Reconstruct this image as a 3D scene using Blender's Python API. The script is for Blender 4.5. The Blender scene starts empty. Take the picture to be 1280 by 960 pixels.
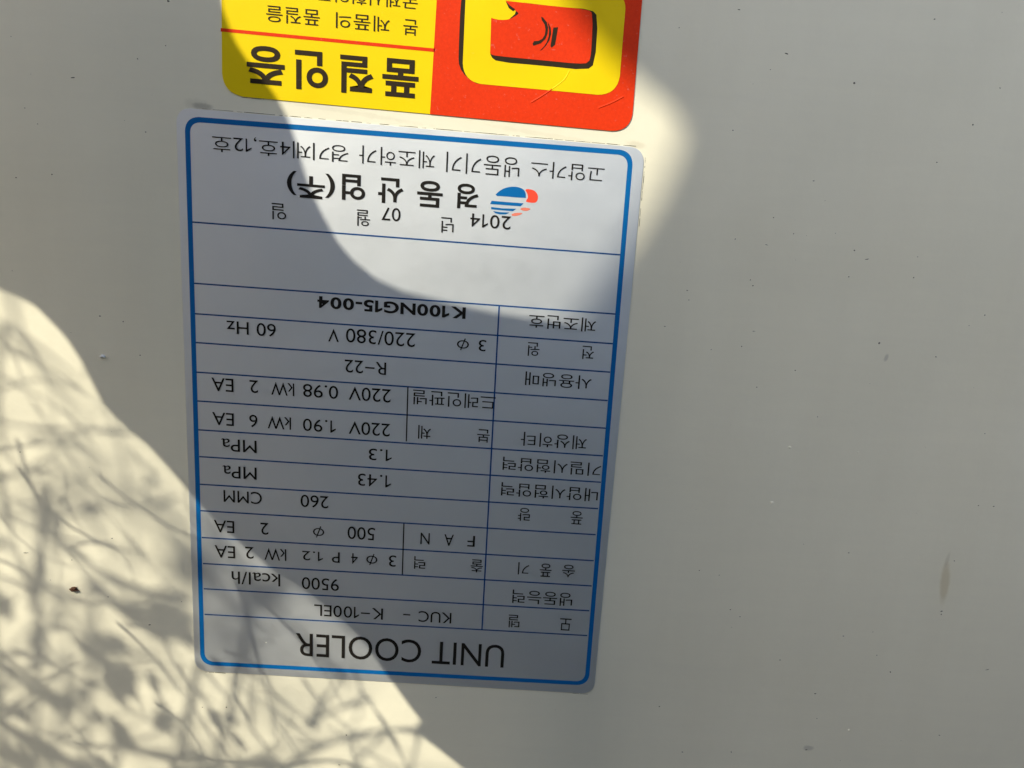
import bpy, bmesh, math, random
from mathutils import Vector, Matrix
from mathutils.geometry import tessellate_polygon

random.seed(7)
sc = bpy.context.scene
COL = sc.collection

# ---------------------------------------------------------------- camera
# pose recovered from the four corners of the nameplate (0.120 m wide) on the upright panel y = 0
LW, LH, Z0, F = 0.120, 0.120 * 1.332, 0.42, 961.0
CORN = [(220, 134), (806, 185), (742, 867), (244, 838)]


def square_to_quad(q):
    (x0, y0), (x1, y1), (x2, y2), (x3, y3) = q
    dx1, dx2, dy1, dy2 = x1 - x2, x3 - x2, y1 - y2, y3 - y2
    sx, sy = x0 - x1 + x2 - x3, y0 - y1 + y2 - y3
    d = dx1 * dy2 - dx2 * dy1
    g, h = (sx * dy2 - dx2 * sy) / d, (dx1 * sy - sx * dy1) / d
    return Matrix(((x1 - x0 + g * x1, x3 - x0 + h * x3, x0), (y1 - y0 + g * y1, y3 - y0 + h * y3, y0), (g, h, 1)))


H = square_to_quad(CORN) @ Matrix(((1 / LW, 0, 0), (0, 1 / LH, 0), (0, 0, 1)))   # nameplate metres -> pixels
HI = H.inverted()
B = Matrix(((1 / F, 0, -640 / F), (0, 1 / F, -480 / F), (0, 0, 1))) @ H
B = B * (1.0 / B.col[0].length)
c1, c2, tv = B.col[0].normalized(), B.col[1].normalized(), Vector(B.col[2])
a, b = (c1 + c2).normalized(), (c1 - c2).normalized()
r1, r2 = ((a + b) / math.sqrt(2)).normalized(), ((a - b) / math.sqrt(2)).normalized()
r3 = r1.cross(r2)
CAM = Vector((-r1.dot(tv), -r3.dot(tv), Z0 + r2.dot(tv)))


def world_dir(v):                     # camera axes (x right, y down, z forward) -> world
    return Vector((r1.dot(v), r3.dot(v), -r2.dot(v)))


cd = bpy.data.cameras.new('camera'); cam = bpy.data.objects.new('camera', cd); COL.objects.link(cam)
X, Y, Zb = world_dir(Vector((1, 0, 0))), world_dir(Vector((0, -1, 0))), world_dir(Vector((0, 0, -1)))
cam.matrix_world = Matrix(((X.x, Y.x, Zb.x, CAM.x), (X.y, Y.y, Zb.y, CAM.y), (X.z, Y.z, Zb.z, CAM.z), (0, 0, 0, 1)))
cd.sensor_fit = 'HORIZONTAL'; cd.sensor_width = 36; cd.lens = F / 1280 * 36
cd.clip_start, cd.clip_end = 0.005, 100
sc.camera = cam

# ---------------------------------------------------------------- sky, sun, exposure
EL, AZ = math.radians(40), math.radians(45)          # the sun stands high on the left, in front of the panel
SUN = Vector((-math.sin(AZ) * math.cos(EL), -math.cos(AZ) * math.cos(EL), math.sin(EL)))
w = bpy.data.worlds.new('World'); sc.world = w; w.use_nodes = True
nt = w.node_tree; sky = nt.nodes.new('ShaderNodeTexSky'); sky.sky_type = 'NISHITA'; sky.sun_disc = False
sky.sun_elevation = EL; sky.sun_rotation = math.atan2(SUN.x, SUN.y)
sky.air_density, sky.dust_density, sky.ozone_density = 1.0, 2.1, 1.0
nt.links.new(sky.outputs[0], nt.nodes['Background'].inputs[0]); nt.nodes['Background'].inputs[1].default_value = 0.15
ld = bpy.data.lights.new('sun', 'SUN'); ld.energy = 3.65; ld.angle = math.radians(0.53); ld.color = (1, 0.93, 0.75)
sun = bpy.data.objects.new('sun', ld); COL.objects.link(sun)
sun.rotation_euler = SUN.to_track_quat('Z', 'Y').to_euler(); sun.location = SUN * 4
vs = sc.view_settings; vs.view_transform = 'Standard'; vs.look = 'None'; vs.gamma = 1; vs.exposure = 0.76


# ---------------------------------------------------------------- helpers
def pan(px, py):                      # pixel -> point (x, z) on the panel's face
    d = world_dir(Vector(((px - 640) / F, (py - 480) / F, 1)))
    k = -CAM.y / d.y
    return CAM.x + k * d.x, CAM.z + k * d.z


def to_uv(px, py):
    v = HI @ Vector((px, py, 1)); return v.x / v.z, v.y / v.z


def uv_pan(u, v):
    p = H @ Vector((u, v, 1)); return pan(p.x / p.z, p.y / p.z)


def mat(name, col, rough=0.5, metal=0.0, spec=0.5):
    m = bpy.data.materials.new(name); m.use_nodes = True
    p = m.node_tree.nodes['Principled BSDF']
    p.inputs['Base Color'].default_value = (*col, 1); p.inputs['Roughness'].default_value = rough
    p.inputs['Metallic'].default_value = metal; p.inputs['Specular IOR Level'].default_value = spec
    return m


class N:                              # tiny node-graph writer
    def __init__(s, m): s.t = m.node_tree; s.p = s.t.nodes['Principled BSDF']; s.tc = s.t.nodes.new('ShaderNodeTexCoord')
    def new(s, k, **kw):
        n = s.t.nodes.new(k)
        for a_, v in kw.items(): setattr(n, a_, v)
        return n
    def link(s, a_, b_): s.t.links.new(a_, b_)
    def noise(s, scale, detail=3, rough=0.55, vec=None):
        n = s.new('ShaderNodeTexNoise'); n.inputs['Scale'].default_value = scale
        n.inputs['Detail'].default_value = detail; n.inputs['Roughness'].default_value = rough
        s.link(vec or s.geo(), n.inputs['Vector']); return n.outputs['Fac']
    def geo(s):
        if not hasattr(s, '_g'): s._g = s.new('ShaderNodeNewGeometry').outputs['Position']
        return s._g
    def ramp(s, fac, stops):
        r = s.new('ShaderNodeValToRGB'); e = r.color_ramp.elements
        while len(e) < len(stops): e.new(0.5)
        for el, (pos, c) in zip(e, stops): el.position = pos; el.color = (*c, 1) if len(c) == 3 else c
        s.link(fac, r.inputs[0]); return r.outputs[0]
    def mix(s, fac, a_, b_, mode='MIX'):
        m = s.new('ShaderNodeMix', data_type='RGBA', blend_type=mode)
        for k, v in ((0, fac), (6, a_), (7, b_)):
            if hasattr(v, 'links'): s.link(v, m.inputs[k])
            else: m.inputs[k].default_value = v if k == 0 else (*v, 1)
        return m.outputs[2]
    def math(s, op, a_, b_=0.0, c_=0.0, clamp=False):
        m = s.new('ShaderNodeMath', operation=op, use_clamp=clamp)
        for k, v in ((0, a_), (1, b_), (2, c_)):
            if hasattr(v, 'links'): s.link(v, m.inputs[k])
            else: m.inputs[k].default_value = v
        return m.outputs[0]
    def bump(s, h, strength, dist, prev=None):
        n = s.new('ShaderNodeBump'); n.inputs['Strength'].default_value = strength; n.inputs['Distance'].default_value = dist
        s.link(h, n.inputs['Height'])
        if prev: s.link(prev, n.inputs['Normal'])
        return n.outputs[0]


WORLD = {}                             # where each object's origin stands


def link(name, me, m=None, parent=None):
    o = bpy.data.objects.new(name, me); COL.objects.link(o); WORLD[o.name] = Vector()
    if m: me.materials.append(m)
    if me.vertices:                    # origin into the middle of the piece
        c = sum((v.co for v in me.vertices), Vector()) / len(me.vertices)
        me.transform(Matrix.Translation(-c)); o.location = c; WORLD[o.name] = c
    if parent:
        o.parent = parent; o.location = o.location - WORLD[parent.name]
    return o


def tag(o, label=None, cat=None, group=None, kind=None):
    for k, v in (('label', label), ('category', cat), ('group', group), ('kind', kind)):
        if v: o[k] = v
    return o


def sheet(name, xz, y, m, parent=None, thick=0.0):      # flat piece on the panel, outline in (x, z)
    pts = [Vector((x, 0, z)) for x, z in xz]
    area = sum(pts[i].x * pts[(i + 1) % len(pts)].z - pts[(i + 1) % len(pts)].x * pts[i].z for i in range(len(pts)))
    if area < 0: pts.reverse()
    n = len(pts)
    tris = tessellate_polygon([[Vector((p.x, p.z, 0)) for p in pts]])
    vs_ = [(p.x, y, p.z) for p in pts]; fs = []
    for t in tris:
        a_, b_, c_ = (pts[i] for i in t)
        s_ = (b_.x - a_.x) * (c_.z - a_.z) - (b_.z - a_.z) * (c_.x - a_.x)
        fs.append(tuple(t) if s_ > 0 else tuple(reversed(t)))
    if thick:
        vs_ += [(p.x, y + thick, p.z) for p in pts]
        fs += [tuple(i + n for i in reversed(f)) for f in fs]
        fs += [(i, i + n, (i + 1) % n + n, (i + 1) % n) for i in range(n)]
    me = bpy.data.meshes.new(name); me.from_pydata(vs_, [], fs); me.update()
    return link(name, me, m, parent)


def px_sheet(name, pts, y, m, parent=None, thick=0.0):
    return sheet(name, [pan(*p) for p in pts], y, m, parent, thick)


def smooth(pts, it=2, closed=True):    # Chaikin corner cutting
    for _ in range(it):
        q = []; n = len(pts)
        if not closed: q.append(pts[0])
        for i in range(n if closed else n - 1):
            a_, b_ = pts[i], pts[(i + 1) % n]
            q += [tuple(0.75 * s + 0.25 * e for s, e in zip(a_, b_)), tuple(0.25 * s + 0.75 * e for s, e in zip(a_, b_))]
        if not closed: q.append(pts[-1])
        pts = q
    return pts


def rounded(q, r, seg=8):              # polygon with its corners rounded
    out = []; n = len(q)
    for i in range(n):
        p = Vector(q[i]); a_ = (Vector(q[i - 1]) - p); b_ = (Vector(q[(i + 1) % n]) - p)
        rr = r[i] if isinstance(r, (list, tuple)) else r
        s, e = p + a_.normalized() * rr, p + b_.normalized() * rr
        for k in range(seg + 1):
            t = k / seg; out.append(tuple((1 - t) ** 2 * s * 0.86 + 2 * t * (1 - t) * p * 0.86 + t * t * e * 0.86 + 0.14 * (s * (1 - t) + e * t)))
    return out


def tube(bm, pts, rad, sides=7):
    rings = []
    for i, p in enumerate(pts):
        d = (pts[min(i + 1, len(pts) - 1)] - pts[max(i - 1, 0)]).normalized()
        u = d.cross(Vector((0.3, 0.9, 0.2))).normalized(); v = d.cross(u)
        r = rad[i] if isinstance(rad, list) else rad
        rings.append([bm.verts.new(p + (u * math.cos(2 * math.pi * k / sides) + v * math.sin(2 * math.pi * k / sides)) * r) for k in range(sides)])
    for s, e in zip(rings, rings[1:]):
        for k in range(sides): bm.faces.new((s[k], s[(k + 1) % sides], e[(k + 1) % sides], e[k]))
    bm.faces.new(rings[0][::-1]); bm.faces.new(rings[-1])


def bm_obj(name, bm, m, parent=None, shade=True):
    me = bpy.data.meshes.new(name); bmesh.ops.recalc_face_normals(bm, faces=bm.faces); bm.to_mesh(me); bm.free()
    if shade:
        for f in me.polygons: f.use_smooth = True
    return link(name, me, m, parent)


# ---------------------------------------------------------------- materials
M = {}
# cream enamel: faint yellowing, rubbed-in dust, orange-peel and slow sheet-metal waviness
m = M['enamel'] = mat('cream enamel', (0.76, 0.735, 0.655), 0.32)
n = N(m)
c = n.mix(n.math('MULTIPLY', n.noise(14, 4), 0.6), (0.795, 0.765, 0.615), (0.77, 0.735, 0.575))
dust = n.math('MULTIPLY', n.ramp(n.noise(160, 6, 0.7), [(0.30, (0, 0, 0)), (0.95, (1, 1, 1))]), 0.10)
c = n.mix(dust, c, (0.46, 0.44, 0.37))
st = n.new('ShaderNodeMapping'); st.inputs['Scale'].default_value = (1, 1, 0.10); n.link(n.geo(), st.inputs['Vector'])
c = n.mix(n.math('MULTIPLY', n.ramp(n.noise(55, 4, 0.6, st.outputs[0]), [(0.30, (0, 0, 0)), (0.85, (1, 1, 1))]), 0.16), c, (0.52, 0.47, 0.35))     # dried rain runs
wp = n.new('ShaderNodeMapping'); wp.inputs['Rotation'].default_value = (0, 0.6, 0); wp.inputs['Scale'].default_value = (0.16, 1, 1.6); n.link(n.geo(), wp.inputs['Vector'])
c = n.mix(n.math('MULTIPLY', n.ramp(n.noise(150, 5, 0.7, wp.outputs[0]), [(0.30, (0, 0, 0)), (0.95, (1, 1, 1))]), 0.14), c, (0.50, 0.48, 0.42))   # wipe marks
c = n.mix(n.math('MULTIPLY', n.noise(5, 2), 0.22), c, (0.62, 0.58, 0.45))


def blot(n, px, py, rx, rz, warp=0.4, tilt=0.0):        # soft stain of its own shape at one spot
    x, z = pan(px, py)
    mp = n.new('ShaderNodeMapping', vector_type='TEXTURE')
    mp.inputs['Location'].default_value = (x, 0, z); mp.inputs['Scale'].default_value = (rx, 1, rz)
    mp.inputs['Rotation'].default_value = (0, tilt, 0)
    n.link(n.geo(), mp.inputs['Vector'])
    ln = n.new('ShaderNodeVectorMath', operation='LENGTH'); n.link(mp.outputs[0], ln.inputs[0])
    d = n.math('ADD', ln.outputs['Value'], n.math('MULTIPLY', n.math('SUBTRACT', n.noise(420, 4), 0.5), warp * 2))
    r = n.new('ShaderNodeMapRange', interpolation_type='SMOOTHSTEP')
    n.link(d, r.inputs['Value'])
    for k, v in (('From Min', 0.45), ('From Max', 1.1), ('To Min', 1.0), ('To Max', 0.0)): r.inputs[k].default_value = v
    return r.outputs[0]


for px, py, rx, rz, a_, col, wp, tl in (
        (1181, 728, 0.0017, 0.0078, 0.50, (0.50, 0.42, 0.24), 0.25, -0.10),      # brownish run
        (1184, 700, 0.0007, 0.0030, 0.25, (0.40, 0.36, 0.25), 0.3, 0.1),
        (253, 133, 0.0030, 0.0010, 0.42, (0.10, 0.095, 0.085), 0.5, 0.1),          # grime over the nameplate's corner
        (246, 131, 0.0040, 0.0018, 0.14, (0.2, 0.19, 0.17), 0.5, 0.0),
        (794, 181, 0.0030, 0.0012, 0.22, (0.30, 0.24, 0.14), 0.5, 0.1),
        (690, 170, 0.0200, 0.0007, 0.13, (0.42, 0.36, 0.22), 0.9, 0.087),
        (430, 139, 0.0260, 0.0007, 0.13, (0.38, 0.34, 0.24), 0.9, 0.087),
        (1010, 935, 0.0020, 0.0011, 0.35, (0.22, 0.21, 0.19), 0.4, 0.0),
        (1108, 447, 0.0007, 0.0013, 0.40, (0.25, 0.24, 0.21), 0.4, 0.2),
        (330, 865, 0.0040, 0.0010, 0.16, (0.40, 0.36, 0.28), 0.6, 0.1)):
    c = n.mix(n.math('MULTIPLY', blot(n, px, py, rx, rz, wp, tl), a_), c, col)
n.link(c, n.p.inputs['Base Color'])
b1 = n.bump(n.noise(9, 2), 0.45, 0.005)
b2 = n.bump(n.noise(700, 3, 0.6), 0.10, 0.0003, b1)
n.link(n.bump(n.noise(45, 3, 0.5), 0.25, 0.0008, b2), n.p.inputs['Normal'])
n.link(n.math('MULTIPLY_ADD', n.noise(40, 4), 0.16, 0.30), n.p.inputs['Roughness'])

# silver-grey film of the nameplate
m = M['film'] = mat('silvery film', (0.62, 0.63, 0.65), 0.6, 0.92)
n = N(m)
n.link(n.mix(n.noise(60, 5), (0.70, 0.735, 0.78), (0.77, 0.80, 0.83)), n.p.inputs['Base Color'])
n.link(n.math('MULTIPLY_ADD', n.noise(150, 5, 0.7), 0.12, 0.52), n.p.inputs['Roughness'])
b1 = n.bump(n.noise(20, 2, 0.4), 0.28, 0.0026)
n.link(n.bump(n.noise(900, 2), 0.06, 0.0002, b1), n.p.inputs['Normal'])


def ink(name, col, col2=None, rough=0.4, rubbed=0.0, scale=500):
    m = M[name] = mat(name, col, rough + 0.08, 0, 0.14); n = N(m)
    c = n.mix(n.noise(scale, 4, 0.7), col, col2 or tuple(k * 0.85 for k in col))
    if rubbed: c = n.mix(n.math('MULTIPLY', n.ramp(n.noise(900, 5, 0.75), [(0.62, (0, 0, 0)), (0.72, (1, 1, 1))]), rubbed), c, (0.55, 0.5, 0.45))
    n.link(c, n.p.inputs['Base Color'])
    n.link(n.bump(n.noise(28, 2), 0.35, 0.0022), n.p.inputs['Normal'])
    return m


ink('black ink', (0.008, 0.007, 0.006), (0.014, 0.012, 0.010), 0.6, 0.04)
ink('blue ink', (0.002, 0.125, 0.37), (0.002, 0.105, 0.32), 0.38, 0.05)
ink('rule ink', (0.008, 0.065, 0.22), (0.006, 0.05, 0.18), 0.4, 0.05)
ink('logo red ink', (0.80, 0.075, 0.04), (0.72, 0.06, 0.03), 0.4, 0.1)
ink('logo pale red ink', (0.70, 0.20, 0.14), (0.62, 0.17, 0.12), 0.4, 0.15)
ink('yellow print', (0.79, 0.58, 0.002), (0.72, 0.52, 0.002), 0.42, 0.06, 90)
ink('vermilion print', (0.76, 0.044, 0.004), (0.54, 0.024, 0.003), 0.42, 0.22, 1500)
ink('brown black print', (0.020, 0.013, 0.006), (0.03, 0.02, 0.01), 0.45, 0.05)
ink('crumb brown', (0.045, 0.022, 0.014), (0.10, 0.05, 0.03), 0.8)
ink('crumb white', (0.80, 0.79, 0.76), (0.66, 0.65, 0.62), 0.6)
ink('grime', (0.06, 0.055, 0.045), (0.16, 0.15, 0.12), 0.8)
ink('straw', (0.36, 0.27, 0.12), (0.22, 0.15, 0.07), 0.7, 0, 60)
ink('dry leaf', (0.30, 0.20, 0.09), (0.18, 0.14, 0.05), 0.7, 0, 80)
m = M['soil'] = mat('dry soil', (0.16, 0.12, 0.08), 0.9); n = N(m)
n.link(n.mix(n.noise(9, 6, 0.7), (0.045, 0.045, 0.028), (0.075, 0.07, 0.045)), n.p.inputs['Base Color'])
n.link(n.bump(n.noise(40, 6, 0.7), 0.8, 0.01), n.p.inputs['Normal'])
m = M['plywood'] = mat('weathered plywood', (0.34, 0.28, 0.2), 0.75); n = N(m)  # look of the added shade board
mp = n.new('ShaderNodeMapping'); mp.inputs['Scale'].default_value = (22, 22, 1.2); n.link(n.geo(), mp.inputs['Vector'])
n.link(n.mix(n.noise(3, 6, 0.65, mp.outputs[0]), (0.24, 0.21, 0.17), (0.15, 0.13, 0.105)), n.p.inputs['Base Color'])
m = M['rust'] = mat('rusted steel', (0.2, 0.1, 0.05), 0.75, 0.1); n = N(m)  # look of the added shade sheet
n.link(n.mix(n.noise(18, 6, 0.7), (0.20, 0.15, 0.12), (0.14, 0.135, 0.13)), n.p.inputs['Base Color'])

# ---------------------------------------------------------------- ground and casing
me = bpy.data.meshes.new('ground'); me.from_pydata([(-12, -12, 0), (12, -12, 0), (12, 12, 0), (-12, 12, 0)], [], [(0, 1, 2, 3)])
tag(link('ground', me, M['soil']), kind='structure')

bm = bmesh.new(); bmesh.ops.create_cube(bm, size=1)
for v in bm.verts: v.co = Vector((v.co.x * 1.7 + 0.12, v.co.y * 0.45 + 0.225, v.co.z * 0.80 + 0.3985))
bmesh.ops.bevel(bm, geom=bm.edges[:], offset=0.006, segments=4, affect='EDGES', profile=0.5)
casing = bm_obj('cooler_casing', bm, M['enamel'], shade=False)
tag(casing, 'cream painted sheet metal casing behind both stickers', 'casing')

# ---------------------------------------------------------------- nameplate
TH = 0.00018                                           # film thickness
Y1, Y2, Y3, Y4 = -TH, -TH - 0.00003, -TH - 0.00006, -TH - 0.00009
plate = sheet('nameplate_label', [uv_pan(*p) for p in rounded([(0, 0), (LW, 0), (LW, LH), (0, LH)], 0.0037)], Y1, M['film'], None, TH + 0.00005)
tag(plate, 'silver grey rectangular nameplate label with blue border and printed table, upside down', 'label')

q = [to_uv(*p) for p in ((231, 145), (792, 188.5), (735.5, 856.5), (251, 830.5))]
BW = 0.00128
outer = rounded(q, 0.0036)
qi = [(q[0][0] + BW, q[0][1] + BW), (q[1][0] - BW, q[1][1] + BW), (q[2][0] - BW, q[2][1] - BW), (q[3][0] + BW, q[3][1] - BW)]
inner = rounded(qi, 0.0026)
vs_ = [uv_pan(*p) for p in outer] + [uv_pan(*p) for p in inner]; k = len(outer)
me = bpy.data.meshes.new('border')
me.from_pydata([(x, Y2, z) for x, z in vs_], [], [(i, i + k, (i + 1) % k + k, (i + 1) % k) for i in range(k)])
me.flip_normals() if me.polygons[0].normal.y > 0 else None
link('border', me, M['blue ink'], plate)


def rule(p0, p1, width, m, parent=plate, y=None):
    (u0, v0), (u1, v1) = to_uv(*p0), to_uv(*p1)
    d = Vector((u1 - u0, v1 - v0)).normalized() * width / 2; nx, ny = -d.y, d.x
    return sheet('rule_line', [uv_pan(u0 + nx, v0 + ny), uv_pan(u1 + nx, v1 + ny), uv_pan(u1 - nx, v1 - ny), uv_pan(u0 - nx, v0 - ny)], y or Y2, m, parent)


LL = [(240, 277.5), (242.5, 354), (244, 392), (245, 428), (246, 465), (247.3, 501), (248.3, 537), (249.5, 570.5), (250.2, 605), (251, 638), (252.5, 671.5), (254, 704), (255, 735.5), (256, 767.5)]
RR = [(775.5, 318.5), (769.5, 392.5), (766, 429.5), (762.5, 465), (759.5, 500.5), (757, 535), (753.5, 569.5), (751, 602.5), (747.5, 635.5), (744.5, 668), (742, 700.5), (739.5, 732), (736.5, 763), (734, 794)]
for p0, p1 in zip(LL, RR): rule(p0, p1, 0.00040, M['rule ink'])
rule((624, 382.5), (602.5, 786), 0.00042, M['rule ink'], y=Y3)
rule((510, 483.5), (508, 551.5), 0.00036, M['black ink'], y=Y3)
rule((505, 654), (503, 717.5), 0.00036, M['black ink'], y=Y3)

_font_cache = {}


def glyphs(s, weight, shear=0.0):
    key = (s, weight, shear)
    if key not in _font_cache:
        cu = bpy.data.curves.new('lettering', 'FONT'); cu.body = s; cu.offset = weight; cu.shear = shear
        cu.resolution_u = 5; cu.fill_mode = 'FRONT'
        o = bpy.data.objects.new('lettering', cu); COL.objects.link(o)
        dg = bpy.context.evaluated_depsgraph_get(); dg.update()
        mm = o.evaluated_get(dg).to_mesh()
        _font_cache[key] = ([(v.co.x, v.co.y) for v in mm.vertices], [tuple(p.vertices) for p in mm.polygons])
        bpy.data.objects.remove(o); bpy.data.curves.remove(cu)
    return _font_cache[key]


def one(weight):                       # a figure one: upright with a flag
    hh = max(p[1] for p in glyphs('4', weight)[0]); lo = min(p[1] for p in glyphs('4', weight)[0])
    w_ = 0.078 + 2.2 * weight
    return [(0.19, lo), (0.19 + w_, lo), (0.19 + w_, hh), (0.19 + w_ * 0.25, hh), (0.0, hh - 0.17), (0.0, hh - 0.17 - w_ * 1.05), (0.19, hh - 0.05 - w_ * 1.15)], [(0, 1, 2, 3, 6), (3, 4, 5, 6)]


def compose(s, weight):
    vv, ff, x = [], [], 0.0
    for ch in s:
        if ch == ' ': x += 0.30; continue
        g, f = one(weight) if ch == '1' else glyphs(ch, weight)
        lo, hi = min(p[0] for p in g), max(p[0] for p in g); k_ = len(vv)
        if ch == '.': x += 0.05
        vv += [(p[0] - lo + x, p[1]) for p in g]; ff += [tuple(i + k_ for i in t) for t in f]; x += hi - lo + (0.13 if ch == '.' else 0.095 - weight)
    return vv, ff


def text(s, x0, y0, x1, y1, weight=-0.006, m='black ink', parent=plate, y=None, shear=0.0):
    """upside-down line: (x0, y0) pixel of the first letter's foot, (x1, y1) pixel of the last letter's head"""
    vv, ff = compose(s, weight) if '1' in s else glyphs(s, weight, shear)
    (ua, va), (ub, vb) = to_uv(x0, y0), to_uv(x1, y1)
    xa, xb = min(p[0] for p in vv), max(p[0] for p in vv); ya, yb = min(p[1] for p in vv), max(p[1] for p in vv)
    co = []
    for p in vv:
        X_, Z_ = uv_pan(ua + (p[0] - xa) / (xb - xa) * (ub - ua), va + (p[1] - ya) / (yb - ya) * (vb - va)); co.append((X_, y or Y4, Z_))
    fx = []
    for f in ff:                        # every face towards the viewer
        a_, b_, c_ = (Vector(co[i]) for i in f[:3]); fx.append(f if (b_ - a_).cross(c_ - a_).y < 0 else tuple(reversed(f)))
    me = bpy.data.meshes.new('lettering'); me.from_pydata(co, [], fx); me.update()
    return link('lettering', me, M[m], parent)


def phi(x0, y0, x1, y1):               # slanted barred circle
    w_, h_ = x0 - x1, y1 - y0
    text('O', x0 - .03 * w_, y0 + .20 * h_, x1 + .03 * w_, y1 - .12 * h_, -0.002)
    rule(((x0 + x1) / 2 + .30 * w_ * .6, y0 + .0 * h_), ((x0 + x1) / 2 - .30 * w_ * .6, y1 + .06 * h_), 0.00032, M['black ink'], y=Y4 - 0.00002).name = 'lettering'


THIN = 0.0
for s, a0, b0, a1, b1_ in (
        ('고압가스', 756, 208, 663, 221), ('냉동기기', 650, 197.5, 557.5, 215), ('제조허가', 544, 189.5, 449, 204), ('경기제4호,12호', 436, 181.5, 266, 189.5)):
    text(s, a0, b0, a1, b1_, -0.006)
for s, a0, b0, a1, b1_ in (
        ('경', 599, 231, 571, 260), ('동', 554, 227.5, 521, 257.5), ('산', 505, 224, 472.5, 253), ('업', 457, 219.5, 427.5, 249.5), ('(주)', 419, 218, 359, 245.5)):
    text(s, a0, b0, a1, b1_, 0.018)
for s, a0, b0, a1, b1_ in (
        ('2014', 639, 270.5, 587.5, 283), ('년', 567.5, 272.5, 551, 290.5), ('07', 501, 260.5, 477, 275), ('월', 463, 263, 446, 282), ('일', 358, 255, 340, 274),
        ('제조번호', 745.5, 398, 660.5, 409), ('전', 743, 433, 727, 448.5), ('원', 675, 428.5, 659, 444.5),
        ('3', 608, 425, 598, 438.5), ('220/380', 519.5, 416.5, 432.5, 427.5), ('V', 424, 411.5, 410.5, 426.5), ('60 Hz', 345, 405, 284, 416.5),
        ('사용냉매', 740, 470, 656, 481), ('R−22', 483, 453, 431, 465),
        ('드레인판넬', 620, 494, 516, 505), ('220V', 489, 486.5, 436, 499.5), ('0.98', 423, 482.5, 379, 495.5), ('kW', 368, 479, 339.5, 493), ('2', 323, 475.5, 312.5, 490.5), ('EA', 292, 473.5, 265, 488),
        ('본', 612.5, 537, 596, 552), ('체', 539, 532, 522.5, 548), ('제상히타', 734, 545, 650.5, 556.5),
        ('220V', 488, 529.5, 436, 542), ('1.90', 420, 525.5, 379, 538), ('kW', 364, 521.5, 335, 535), ('6', 322, 518.5, 312, 533.5), ('EA', 292.5, 516.5, 266, 530.5),
        ('기밀시험압력', 752, 579, 628, 587), ('1.3', 490, 562, 461, 574.5), ('MPa', 321, 550.5, 277.5, 563),
        ('내압시험압력', 748, 610.5, 626, 619), ('1.43', 489, 594, 447.5, 606.5), ('MPa', 321, 584, 279, 596.5),
        ('풍', 729, 639, 712.5, 654.5), ('량', 663, 635, 647, 650.5), ('260', 411, 620, 376, 633), ('CMM', 327.5, 615, 280, 627),
        ('F', 594, 669.5, 584, 682.5), ('A', 567.5, 668, 555, 681.5), ('N', 537.5, 666, 525.5, 679.5), ('500', 469, 659.5, 434.5, 673), ('2', 336, 653.5, 326, 667.5), ('EA', 293, 651, 268, 664.5),
        ('송', 719, 706, 702, 720.5), ('풍', 690, 704.5, 674, 720), ('기', 662, 703, 647, 717.5), ('출', 604, 699.5, 588, 714.5), ('력', 532, 695.5, 517.5, 710.5),
        ('3', 495.5, 694, 486, 707.5), ('4', 447.5, 691.5, 439, 704), ('P', 425, 690, 415, 702.5), ('1.2', 404, 689.5, 378, 699.5), ('kW', 358, 686, 331, 699), ('2', 317.5, 683.5, 307, 697.5), ('EA', 294, 682.5, 269, 696),
        ('냉동능력', 716, 741, 640, 753), ('9500', 424, 723.5, 377.5, 735.5), ('kcal/h', 350.5, 717, 290, 729),
        ('모', 714.5, 773, 699, 787), ('델', 650, 768.5, 635, 783.5), ('KUC', 564.5, 765.5, 523, 776.5), ('−', 513, 767.3, 504, 768.3), ('K−100EL', 479, 760, 393, 769)):
    text(s, a0, b0, a1, b1_, THIN)
for a0, b0, a1, b1_ in ((587, 423, 570.5, 436.5), (406, 657.5, 391, 670.5), (472.5, 692, 457.5, 705)): phi(a0, b0, a1, b1_)
text('K100NG15-004', 582.5, 384, 397, 384.5, 0.028)
text('UNIT COOLER', 631, 806, 370, 819, 0.0)

LG = lambda pts: [(580 + x / 10.667, 220 + y / 10.667) for x, y in pts]
logo = px_sheet('logo', smooth(LG([(405, 264), (470, 200), (540, 160), (620, 143), (700, 143), (760, 160), (805, 190), (824, 235), (824, 291), (820, 292), (700, 286), (550, 272)]), 1), Y2, M['blue ink'], plate)
for pts in ([(368, 330), (560, 347), (795, 364), (755, 404), (550, 389), (348, 374)], [(362, 413), (520, 432), (698, 437), (652, 469), (500, 457), (362, 443)], [(384, 468), (480, 482), (606, 487), (560, 511), (480, 512), (420, 497)]):
    px_sheet('stripe', LG(pts), Y2, M['blue ink'], logo)
px_sheet('cap', smooth(LG([(808, 178), (870, 174), (930, 190), (975, 230), (990, 290), (970, 345), (930, 360), (826, 348), (828, 325), (853, 290), (848, 240)]), 1), Y2, M['logo red ink'], logo)
for pts in ([(740, 442), (780, 418), (895, 432), (860, 462), (800, 468)], [(630, 512), (680, 490), (785, 491), (760, 515), (690, 535), (640, 532)]):
    px_sheet('stripe', smooth(LG(pts), 1), Y2, M['logo pale red ink'], logo)

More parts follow.
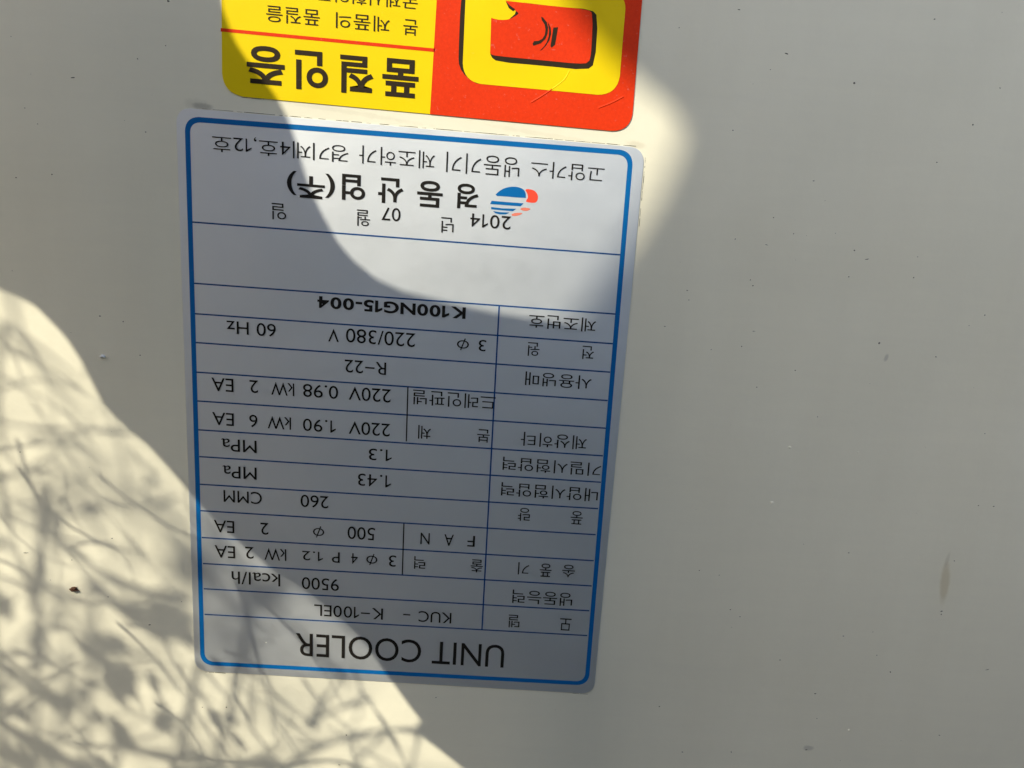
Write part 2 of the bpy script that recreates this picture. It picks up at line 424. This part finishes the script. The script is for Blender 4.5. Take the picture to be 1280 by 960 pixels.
# ---------------------------------------------------------------- certification sticker
stick = px_sheet('certification_sticker', rounded([(276, -170), (278, 118.6), (788.6, 166), (817, -170)], [14, 27, 24, 14]), Y1, M['yellow print'], None, TH + 0.00005)
tag(stick, 'yellow and red rounded certification sticker above the silver nameplate', 'sticker')
px_sheet('red_field', rounded([(556, -170), (537.5, 142.8), (788.6, 166), (817, -170)], [0.3, 0.3, 24, 14]), Y2, M['vermilion print'], stick)
px_sheet('rule_line', [(276.2, 35.2), (543.6, 60.8), (543.3, 65.2), (276.2, 39.6)], Y2, M['vermilion print'], stick)
px_sheet('frame_shadow', smooth([(580, -20), (576, 0), (573, 70), (574, 84), (583, 97), (600, 107), (640, 100), (640, -20)], 1), Y3, M['brown black print'], stick)
px_sheet('yellow_frame', rounded([(583, -24), (577.5, 103), (772.5, 121), (783, -7)], [16, 24, 26, 18]), Y3 - 0.00002, M['yellow print'], stick)
px_sheet('panel_shadow', smooth([(640, 2), (648, 14), (630, 30), (613, 60), (613, 71), (622, 77.5), (680, 82.5), (733, 88), (743.5, 80), (747.5, 21), (739, 12), (700, 9)], 1), Y4 - 0.00001, M['brown black print'], stick)
px_sheet('red_panel', smooth([(614, 22), (614, 23), (626, 25.6), (637, 24.5), (645, 20), (649, 17), (644, 13.5), (638, 9), (632, 1.5), (632, 1.2), (680, 7), (735, 12), (741, 18), (739, 66), (736, 79), (722, 80), (680, 75.8), (621, 70.3), (612.5, 68), (612.8, 62)], 1), Y4 - 0.00003, M['vermilion print'], stick)
px_sheet('wedge', [(632, 1.8), (637, 7), (644, 12), (641.5, 14.3), (636, 10.5)], Y4 - 0.00005, M['brown black print'], stick)
KG = lambda pts: [(570 + x / 5.333, y / 5.333) for x, y in pts]
for pts in ([(566, 113), (580, 119), (605, 150), (613, 185), (610, 225), (595, 262), (565, 290), (515, 307), (510, 292), (520, 276), (550, 274), (575, 260), (591, 235), (596, 200), (590, 165), (572, 138)],
            [(610, 146), (630, 185), (634, 225), (622, 270), (600, 305), (572, 335), (558, 340), (585, 313), (604, 283), (617, 245), (620, 205), (615, 175)],
            [(648, 186), (680, 183), (660, 300), (636, 320), (629, 308)]):
    px_sheet('emblem', KG(pts), Y4 - 0.00006, M['brown black print'], stick)
for s, a0, b0, a1, b1_ in (('품', 524, 76, 477.5, 119.5), ('질', 467.5, 72, 425, 115.5), ('인', 410.5, 66, 369, 111), ('증', 356, 60, 309, 103.5)):
    text(s, a0, b0, a1, b1_, 0.022, 'brown black print', stick)
for s, a0, b0, a1, b1_ in (('본', 522.5, 25.5, 504, 43.5), ('제품의', 487.5, 21.5, 420, 35), ('품질을', 400, 13, 333, 27), ('국제시험인증', 522.5, -5, 396, 1)):
    text(s, a0, b0, a1, b1_, -0.003, 'brown black print', stick)

for pts, mm in (([(712, 88), (706, 100), (690, 111.6)], 'yellow print'), ([(690, 111.6), (676, 121), (664, 128)], 'vermilion print'), ([(779, 121), (764, 129), (748, 135)], 'vermilion print')):
    bm = bmesh.new(); tube(bm, [Vector((pan(*p)[0], Y4 + 0.00025, pan(*p)[1])) for p in smooth(pts, 2, False)], 0.00029, 14); bm_obj('crease', bm, M[mm], stick)

# ---------------------------------------------------------------- grime caught along the sticker edges
def edge_grime(p0, p1, parent, n_, lo, hi, off):
    bm = bmesh.new()
    for _ in range(n_):
        t = random.random(); l = random.uniform(lo, hi) / math.dist(p0, p1); wv = random.uniform(0.25, 0.75)
        pts = []
        for s_ in (t, min(1, t + l)):
            x, y_ = p0[0] + (p1[0] - p0[0]) * s_, p0[1] + (p1[1] - p0[1]) * s_
            pts.append((x + off[0], y_ + off[1]))
        ring = [pts[0], pts[1], (pts[1][0] + off[0] * wv, pts[1][1] + off[1] * wv), (pts[0][0] + off[0] * wv, pts[0][1] + off[1] * wv)]
        vv = [bm.verts.new((pan(*p)[0], -0.00004, pan(*p)[1])) for p in ring]
        bm.faces.new(vv)
    o = bm_obj('edge_grime', bm, M['grime'], parent, False); o['kind'] = 'stuff'; return o


edge_grime((240, 135.8), (795, 184), casing, 120, 2, 12, (0.05, -0.9))
edge_grime((806, 195), (797, 290), casing, 24, 2, 9, (0.9, 0.05))
edge_grime((255, 838.6), (282, 840.2), casing, 10, 3, 9, (0, 0.9))
edge_grime((715, 865.4), (735, 866.4), casing, 8, 3, 8, (0, 0.9))
edge_grime((300, 120.6), (330, 123.4), casing, 10, 3, 8, (0, 0.7))


# ---------------------------------------------------------------- specks and crumbs stuck to the paint
def crumb(bm, px, py, rx, ry, hgt, jag=0.35, tilt=0.0, seg=9):
    x, z = pan(px, py); s = 0.000205                     # metres per pixel near the middle of the panel
    ct, st = math.cos(tilt), math.sin(tilt); rim = []; top = []
    for k in range(seg):
        an = 2 * math.pi * k / seg; j = 1 + random.uniform(-jag, jag)
        dx, dz = math.cos(an) * rx * j * s, math.sin(an) * ry * j * s
        dx, dz = dx * ct - dz * st, dx * st + dz * ct
        rim.append(bm.verts.new((x + dx, 0.00003, z + dz)))
        top.append(bm.verts.new((x + dx * 0.6, -hgt * random.uniform(0.6, 1.1), z + dz * 0.6)))
    for k in range(seg): bm.faces.new((rim[k], rim[(k + 1) % seg], top[(k + 1) % seg], top[k]))
    cen = bm.verts.new((x, -hgt, z))
    for k in range(seg): bm.faces.new((top[k], top[(k + 1) % seg], cen))


bm = bmesh.new(); crumb(bm, 92.5, 736, 6, 3.6, 0.0009, 0.4, -0.25, 12)
tag(bm_obj('dirt_crumb', bm, M['crumb brown'], shade=False), 'small dark brown crumb of dirt stuck on the cream paint', 'crumb')
bm = bmesh.new(); crumb(bm, 128.5, 445, 3.8, 2.6, 0.0008, 0.3, 0.1, 10)
tag(bm_obj('paint_crumb', bm, M['crumb white'], shade=False), 'small white crumb stuck on the cream paint beside the nameplate', 'crumb')

SP = [(172, 73.5, 1, 1.2), (91, 97, 3, .8), (207, 57, 1, 1), (210, 1, 2.2, 1.6), (31, 135, 1.2, .9), (182, 165, 1, 1), (65, 218, 1.4, 1), (20, 222, 1.5, 1), (47, 155, 1, .8),
      (283, 884, 1.2, 1.6), (187, 781, 3, .9), (253, 884, .8, 1.4), (135, 746, 1.6, 1), (90, 700, 1.2, .9), (140, 673, 1.5, .8), (32, 691, 5, .6), (63, 725, 1, .7), (25, 565, 1, 1), (227, 752, 1.6, .7),
      (433, 919, 1, 1.6), (545, 872, 1.4, 1), (424, 956, 3, .6), (125, 395, 1.6, 1.2), (154, 402, 1.4, 1.4), (175, 444, 1, 1), (762, 560, 1, 1),
      (849, 34.5, 1, 1), (983, 67, 3.2, 1.2), (963, 87, 1, 1), (1068, 104, 1.7, 1.7), (1168, 24, 2, 1), (1250, 110, 1.4, 1), (1216, 156, 1.6, 1.2), (916, 163, 1.2, 1), (1017, 226, 2, .9), (924, 12, 2.4, 1),
      (1171, 203, 1.6, .8), (919, 299, 1, 1.4), (992, 292, 1.2, 1), (1068, 313, 1.5, 1), (1084, 324, 3.2, .6), (1147, 321, 1.4, .8), (967, 272, 1, .8), (958, 306, 3, .6),
      (859, 363, 1.6, .8), (861, 375, 1, 1), (941, 357, 1.3, 1), (938, 350, .8, 1.4), (1061, 346, 1.2, 1), (942, 414, 3, .6), (1099, 429, 1.8, 1.8), (1142, 347, 1.4, 1), (1231, 394, 1.2, 1), (927, 433, 1.2, 1), (994, 463, 1.2, 1), (889, 437, 1, 1),
      (831, 408, 2, .6), (946, 484, 1.2, .8), (1022, 521, 1.2, .8), (1231, 542, 1.2, .9), (1170, 446, 1.4, .8), (1242, 633, 2, 1), (1223, 632, 1.3, 1),
      (1061, 691, 1.3, 1), (874, 713, 1.3, .9), (899, 719, 1, 1), (913, 762, 1.4, 1), (925, 771, 1.2, 1), (1054, 795, 1.5, .9), (1091, 790, 1, 1), (1113, 840, 1.4, 1.7), (1096, 819, 1.4, .8), (975, 825, 1.6, .8), (1019, 867, 2.2, 1), (1193, 701, 1, 1),
      (1177, 764, 2.4, 1.2), (1176.5, 768, .9, 1.6), (853, 940, 2.2, 1.1), (914, 940, 1, 2), (1008, 937, 3, 1), (1174, 919, 2, .7), (824, 883, 1.6, .9), (1021, 898, 1.2, 1), (1234, 837, 4, .6)]
bm = bmesh.new()
for px, py, rx, ry in SP: crumb(bm, px, py, rx * 0.8, ry * 0.8, 0.00012, 0.4, random.uniform(-.3, .3), 7)
for _ in range(60):
    px, py = random.uniform(0, 1280), random.uniform(0, 960)
    if 215 < px < 812 and py < 872: continue
    r = random.uniform(0.2, 0.6); crumb(bm, px, py, r * random.uniform(0.8, 2.0), r, 0.00005, 0.4, random.uniform(-1, 1), 6)
tag(bm_obj('specks', bm, M['grime'], casing, False), kind='stuff')
bm = bmesh.new()
for px, py, rx in ((1072, 565, 1.6), (1061, 912.5, 2.4), (987, 559, 2.2), (965, 628, 3), (537, 854, 1.2), (333, 803, 1.0)): crumb(bm, px, py, rx, rx * .7, 0.00035, 0.3, 0.2, 8)
tag(bm_obj('pale_grit', bm, M['enamel'], casing, False), kind='stuff')

# ---------------------------------------------------------------- added shade casters and the weed, between sun and panel
def shade_pt(px, py, t):
    x, z = pan(px, py); return Vector((x, 0, z)) + SUN * t


def upright(name, px_pts, t, thick, m, foot):             # upright sheet whose outline falls on these pixels
    pts = [shade_pt(*p, t) for p in px_pts]; y = pts[0].y
    return sheet(name, [(p.x, p.z) for p in pts] + foot, y - thick, m, None, thick)


edgeU = [(244, -210), (250, -120), (264, -30), (270, 0), (284, 38), (308, 76), (336, 108), (352, 138), (362, 168), (376, 215), (392, 252), (414, 292), (442, 326), (472, 350), (505, 365), (560, 379), (625, 393), (700, 404), (795, 420), (770, 455), (735, 540), (720, 700), (710, 860), (700, 1000)]
edgeL = [(620, 1000), (584, 962), (566, 948), (545, 931), (522, 914), (519, 909), (526, 900), (513, 884), (497, 862), (476, 832), (458, 806), (438, 784), (405, 754), (370, 728), (330, 700), (300, 676), (268, 648), (235, 613), (207, 581), (176, 547), (150, 525), (126, 501), (102, 452), (84, 424), (62, 399), (34, 371), (4, 356), (-60, 330), (-150, 300), (-260, 270), (-260, -210)]
tA = 0.20  # added sheet, outline traced so its shadow falls along these edges
pf = shade_pt(700, 1000, tA); pl = shade_pt(620, 1000, tA)
pts = [shade_pt(*p, tA) for p in edgeU] + [Vector((pf.x, pf.y, -0.03)), Vector((pl.x, pl.y, -0.03))] + [shade_pt(*p, tA) for p in edgeL]
A = sheet('shadow_caster_sheet', [(p.x, p.z) for p in pts], pts[0].y - 0.002, M['rust'], None, 0.002)
tag(A, 'added unseen steel sheet with outline cut to cast the near shadow', 'metal sheet')

tF = 0.95  # added board, edge shaped so its soft shade falls on the right
edgeF = [(560, -330), (600, -200), (668, -60), (704, -20), (734, 4), (780, 44), (818, 80), (844, 118), (854, 152), (844, 190), (820, 243), (794, 286), (764, 328), (736, 371), (700, 425), (660, 490), (640, 600), (650, 1000)]
pts = [shade_pt(*p, tF) for p in edgeF]
xr = shade_pt(1700, 500, tF).x; zt = shade_pt(560, -330, tF).z
xy = [(p.x, p.z) for p in pts] + [(pts[-1].x, -0.05), (xr, -0.05), (xr, zt)]
Fb = sheet('shadow_caster_board', xy, pts[0].y - 0.015, M['plywood'], None, 0.015)
tag(Fb, 'added unseen plywood board with edge shaped to cast the soft shade', 'board')

# dry weed: stems and twigs in front of the panel's lower left
weed = bpy.data.objects.new('dry_weed', None); COL.objects.link(weed)
S_ = 0.000205
root = shade_pt(40, 980, 0.30); weed.location = (root.x, root.y, 0); WORLD['dry_weed'] = Vector((root.x, root.y, 0))
tag(weed, 'dry straw coloured weed with thin crossing twigs and small leaves', 'weed')
TW = [([(170, 520), (240, 600), (340, 690), (480, 815), (540, 880)], 30, .62), ([(200, 660), (260, 720), (330, 800)], 14, .55), ([(250, 640), (320, 730), (430, 850)], 12, .5), ([(150, 620), (215, 640), (300, 720)], 10, .6),  # thick first twig added to soften and dim the lit edge
      ([(-30, 600), (25, 591), (55, 585), (66, 594)], 6, .25), ([(40, 500), (54, 522), (75, 548), (100, 595), (125, 628), (150, 660), (180, 695), (215, 738)], 5, .30),
      ([(-20, 520), (25, 534), (62, 537), (112, 537), (165, 541)], 6, .27), ([(100, 600), (125, 625), (150, 636), (180, 636), (225, 620)], 7, .30),
      ([(58, 600), (52, 655), (52, 695), (47, 745), (48, 800), (40, 850)], 17, .32), ([(0, 600), (5, 620), (15, 670), (32, 725), (48, 760)], 8, .28), ([(-30, 705), (0, 718), (32, 735)], 6, .26),
      ([(-20, 600), (5, 615), (30, 632), (57, 632), (82, 622)], 5, .27), ([(48, 658), (82, 642), (125, 636)], 12, .31), ([(52, 665), (85, 684), (112, 702), (140, 727), (190, 739), (235, 748)], 14, .34),
      ([(120, 735), (140, 752), (175, 777), (240, 800)], 26, .40), ([(45, 795), (57, 787), (82, 780), (107, 795), (122, 812)], 7, .25), ([(85, 788), (105, 806), (122, 822)], 5, .25),
      ([(-40, 815), (0, 817), (37, 817), (57, 825), (82, 840), (120, 856)], 7, .24), ([(-30, 900), (0, 892), (50, 880), (100, 865), (140, 850)], 8, .26), ([(-60, 860), (0, 900), (37, 928), (100, 960), (140, 985)], 30, .30),
      ([(50, 912), (100, 927), (150, 938)], 4, .22), ([(10, 838), (32, 857), (70, 880)], 14, .28), ([(430, 840), (407, 875), (388, 902)], 8, .26), ([(388, 902), (420, 888), (450, 877), (465, 875)], 6, .25),
      ([(455, 868), (485, 910), (512, 965)], 9, .25), ([(340, 965), (360, 952), (407, 932), (445, 920), (485, 911), (528, 914)], 8, .24), ([(440, 960), (482, 914)], 8, .25), ([(513, 970), (524, 914)], 8, .25),
      ([(317, 760), (315, 830), (314, 910)], 6, .30), ([(300, 835), (325, 850), (350, 874), (386, 900)], 6, .27), ([(285, 850), (300, 860), (350, 895), (405, 932)], 5, .27), ([(250, 830), (290, 880), (345, 950)], 6, .3),
      ([(235, 850), (280, 905), (310, 980)], 6, .3), ([(190, 820), (230, 860), (270, 930)], 6, .28), ([(150, 935), (220, 948), (300, 958), (360, 955)], 16, .33), ([(0, 470), (40, 490), (90, 520), (120, 560)], 5, .3),
      ([(0, 440), (50, 450), (100, 490)], 4, .3), ([(165, 560), (180, 590), (182, 625)], 6, .3), ([(190, 585), (198, 600), (182, 606)], 8, .3), ([(80, 540), (110, 560), (125, 600)], 4, .3)]
for pts, wd, t in TW:
    p3 = [shade_pt(x, y, 1.03 * t + 0.012 * math.sin(i * 1.7 + x)) for i, (x, y) in enumerate(smooth(pts, 2, False))]
    bm = bmesh.new(); r0 = wd * S_ * 0.42
    tube(bm, p3, [r0 * (0.75 + 0.35 * math.sin(i * 0.9 + wd)) for i in range(len(p3))], 6)
    bm_obj('twig', bm, M['straw'], weed)
for px, py, rx, ry, tl, t in tuple((random.uniform(-10, 300), random.uniform(800, 975), random.uniform(5, 10), random.uniform(8, 17), random.uniform(0, 1.2), random.uniform(.24, .36)) for _ in range(16)) + ((150, 848, 27, 32, .5, .29), (76, 877, 24, 15, -.3, .28), (152, 920, 15, 34, .45, .28), (205, 898, 18, 18, .3, .30), (330, 738, 46, 30, .4, .62), (205, 768, 52, 26, -.25, .52), (236, 705, 40, 34, .2, .75), (20, 945, 46, 16, -.5, .33), (120, 968, 46, 18, -.35, .36), (250, 972, 40, 14, -.1, .38), (115, 815, 26, 12, -.4, .33), (388, 902, 9, 6, .5, .25), (140, 805, 30, 13, -.2, .33), (175, 770, 30, 16, -.5, .36), (205, 790, 26, 14, .1, .36), (60, 640, 16, 10, .2, .3), (8, 760, 10, 22, .2, .3)):
    c0 = shade_pt(px, py, 1.03 * t); bm = bmesh.new(); rim = []
    for k in range(14):
        an = 2 * math.pi * k / 14; j = random.uniform(0.72, 1.15)
        dx, dz = math.cos(an) * rx * j * S_, math.sin(an) * ry * j * S_
        rim.append(bm.verts.new(c0 + Vector((dx * math.cos(tl) - dz * math.sin(tl), random.uniform(-.0015, .0015), dx * math.sin(tl) + dz * math.cos(tl)))))
    cv = bm.verts.new(c0 + Vector((0, -.001, 0)))
    for k in range(14): bm.faces.new((rim[k], rim[(k + 1) % 14], cv))
    g = bmesh.ops.extrude_face_region(bm, geom=bm.faces[:])
    for v in g['geom']:
        if isinstance(v, bmesh.types.BMVert): v.co.y -= 0.0004
    bm_obj('leaf', bm, M['dry leaf'], weed)
for px, py, t in ((-30, 600, .25), (-20, 520, .27), (48, 850, .32), (-40, 815, .24), (-60, 860, .30), (120, 735, .40), (150, 935, .33), (317, 760, .30), (340, 965, .24), (250, 830, .30)):
    top = shade_pt(px, py, 1.03 * t); base = Vector((root.x + random.uniform(-.05, .03), root.y + random.uniform(-.03, .03), -0.01))
    k = [base.lerp(top, i / 8) + Vector((-0.03, -0.01, 0)) * math.sin(math.pi * i / 8) for i in range(9)]
    bm = bmesh.new(); tube(bm, k, [0.0016 - 0.0001 * i for i in range(9)], 6); bm_obj('stem', bm, M['straw'], weed)
# fine dry blades, too many to count; far set added to dim the sunlight
bm = bmesh.new()
for cnt, t0, t1, ra, rb, la, lb, sd in ((140, .13, .30, .00024, .00055, 60, 240, .35), (60, .30, .55, .0004, .0008, 80, 260, .6), (70, .8, 1.4, .0006, .0012, 120, 320, .8)):
    for _ in range(cnt):
        px, py = random.uniform(-60, 500), random.uniform(400, 1000)
        an = random.gauss(0.95, sd) if random.random() < .75 else random.gauss(-0.35, .3)
        ln = random.uniform(la, lb); t = random.uniform(t0, t1); cv = random.uniform(-38, 38)
        q_ = [(px + (k / 6 - .5) * ln * math.cos(an) - cv * math.sin(an) * (1 - (k / 3 - 1) ** 2), py + (k / 6 - .5) * ln * math.sin(an) + cv * math.cos(an) * (1 - (k / 3 - 1) ** 2)) for k in range(7)]
        if any(x > (y - 330) * 0.88 + 20 for x, y in q_): continue
        r = random.uniform(ra, rb)
        tube(bm, [shade_pt(x, y, t + .01 * k) for k, (x, y) in enumerate(q_)], [r * (1 - 0.1 * k) for k in range(7)], 4)
tag(bm_obj('fine_blades', bm, M['straw'], weed), kind='stuff')

# unseen shrubs added behind the camera to block sky light and darken reflections
M['foliage'] = mat('shrub foliage', (0.06, 0.09, 0.03), 0.55); n = N(M['foliage'])
n.link(n.mix(n.noise(25, 3), (0.045, 0.075, 0.022), (0.10, 0.125, 0.045)), n.p.inputs['Base Color'])
M['bark'] = mat('shrub bark', (0.12, 0.09, 0.06), 0.85)
for sx, sy, sz, lab in ((-0.42, -0.80, 0.90, 'added unseen green shrub beside the shade board'), (0.02, -0.62, 0.78, 'added unseen green shrub between two others'),
                        (0.50, -0.66, 0.62, 'added unseen bushy shrub next to the one at the far end'), (0.95, -0.60, 0.48, 'added unseen rounded shrub at the row end away from the shade board'), (-0.86, -0.56, 0.62, 'added unseen green shrub beyond the dry weed'), (0.30, -0.38, 0.33, 'lowest added shrub, unseen, closest to the cream casing')):
    sh = bpy.data.objects.new('sky_blocker_shrub', None); COL.objects.link(sh); sh.location = (sx, sy, 0); WORLD[sh.name] = Vector((sx, sy, 0))
    tag(sh, lab, 'shrub', 'added shrubs in front of the panel')
    for k in range(6):
        an = k * 1.05; e = Vector((sx + .13 * math.cos(an), sy + .13 * math.sin(an), sz * .8)); bs = Vector((sx, sy, -.01))
        bm = bmesh.new(); tube(bm, [bs.lerp(e, i / 4) + Vector((0, 0, .03 * math.sin(i * .8))) for i in range(5)], [.006 - .001 * i for i in range(5)], 5); bm_obj('stem', bm, M['bark'], sh)
    bm = bmesh.new()
    for _ in range(5200):
        d = Vector((random.gauss(0, 1), random.gauss(0, 1), random.gauss(0, 1))).normalized() * random.uniform(.35, 1) ** .5
        c0 = Vector((sx + d.x * .25, sy + d.y * (.16 if sz > .4 else .12), max(.02, sz * .52 + d.z * sz * .48 * (1 + .15 * math.sin(9 * d.x + sx * 7)))))
        a_ = Vector((random.uniform(-1, 1), random.uniform(-1, 1), random.uniform(-.6, .9))).normalized() * random.uniform(.014, .026)
        b_ = a_.cross(Vector((random.uniform(-1, 1), random.uniform(-1, 1), 1))).normalized() * a_.length * .42
        bm.faces.new([bm.verts.new(c0 + q_) for q_ in (-a_, b_ * .9, a_, -b_ * .9)])
    bm_obj('crown', bm, M['foliage'], sh, False)
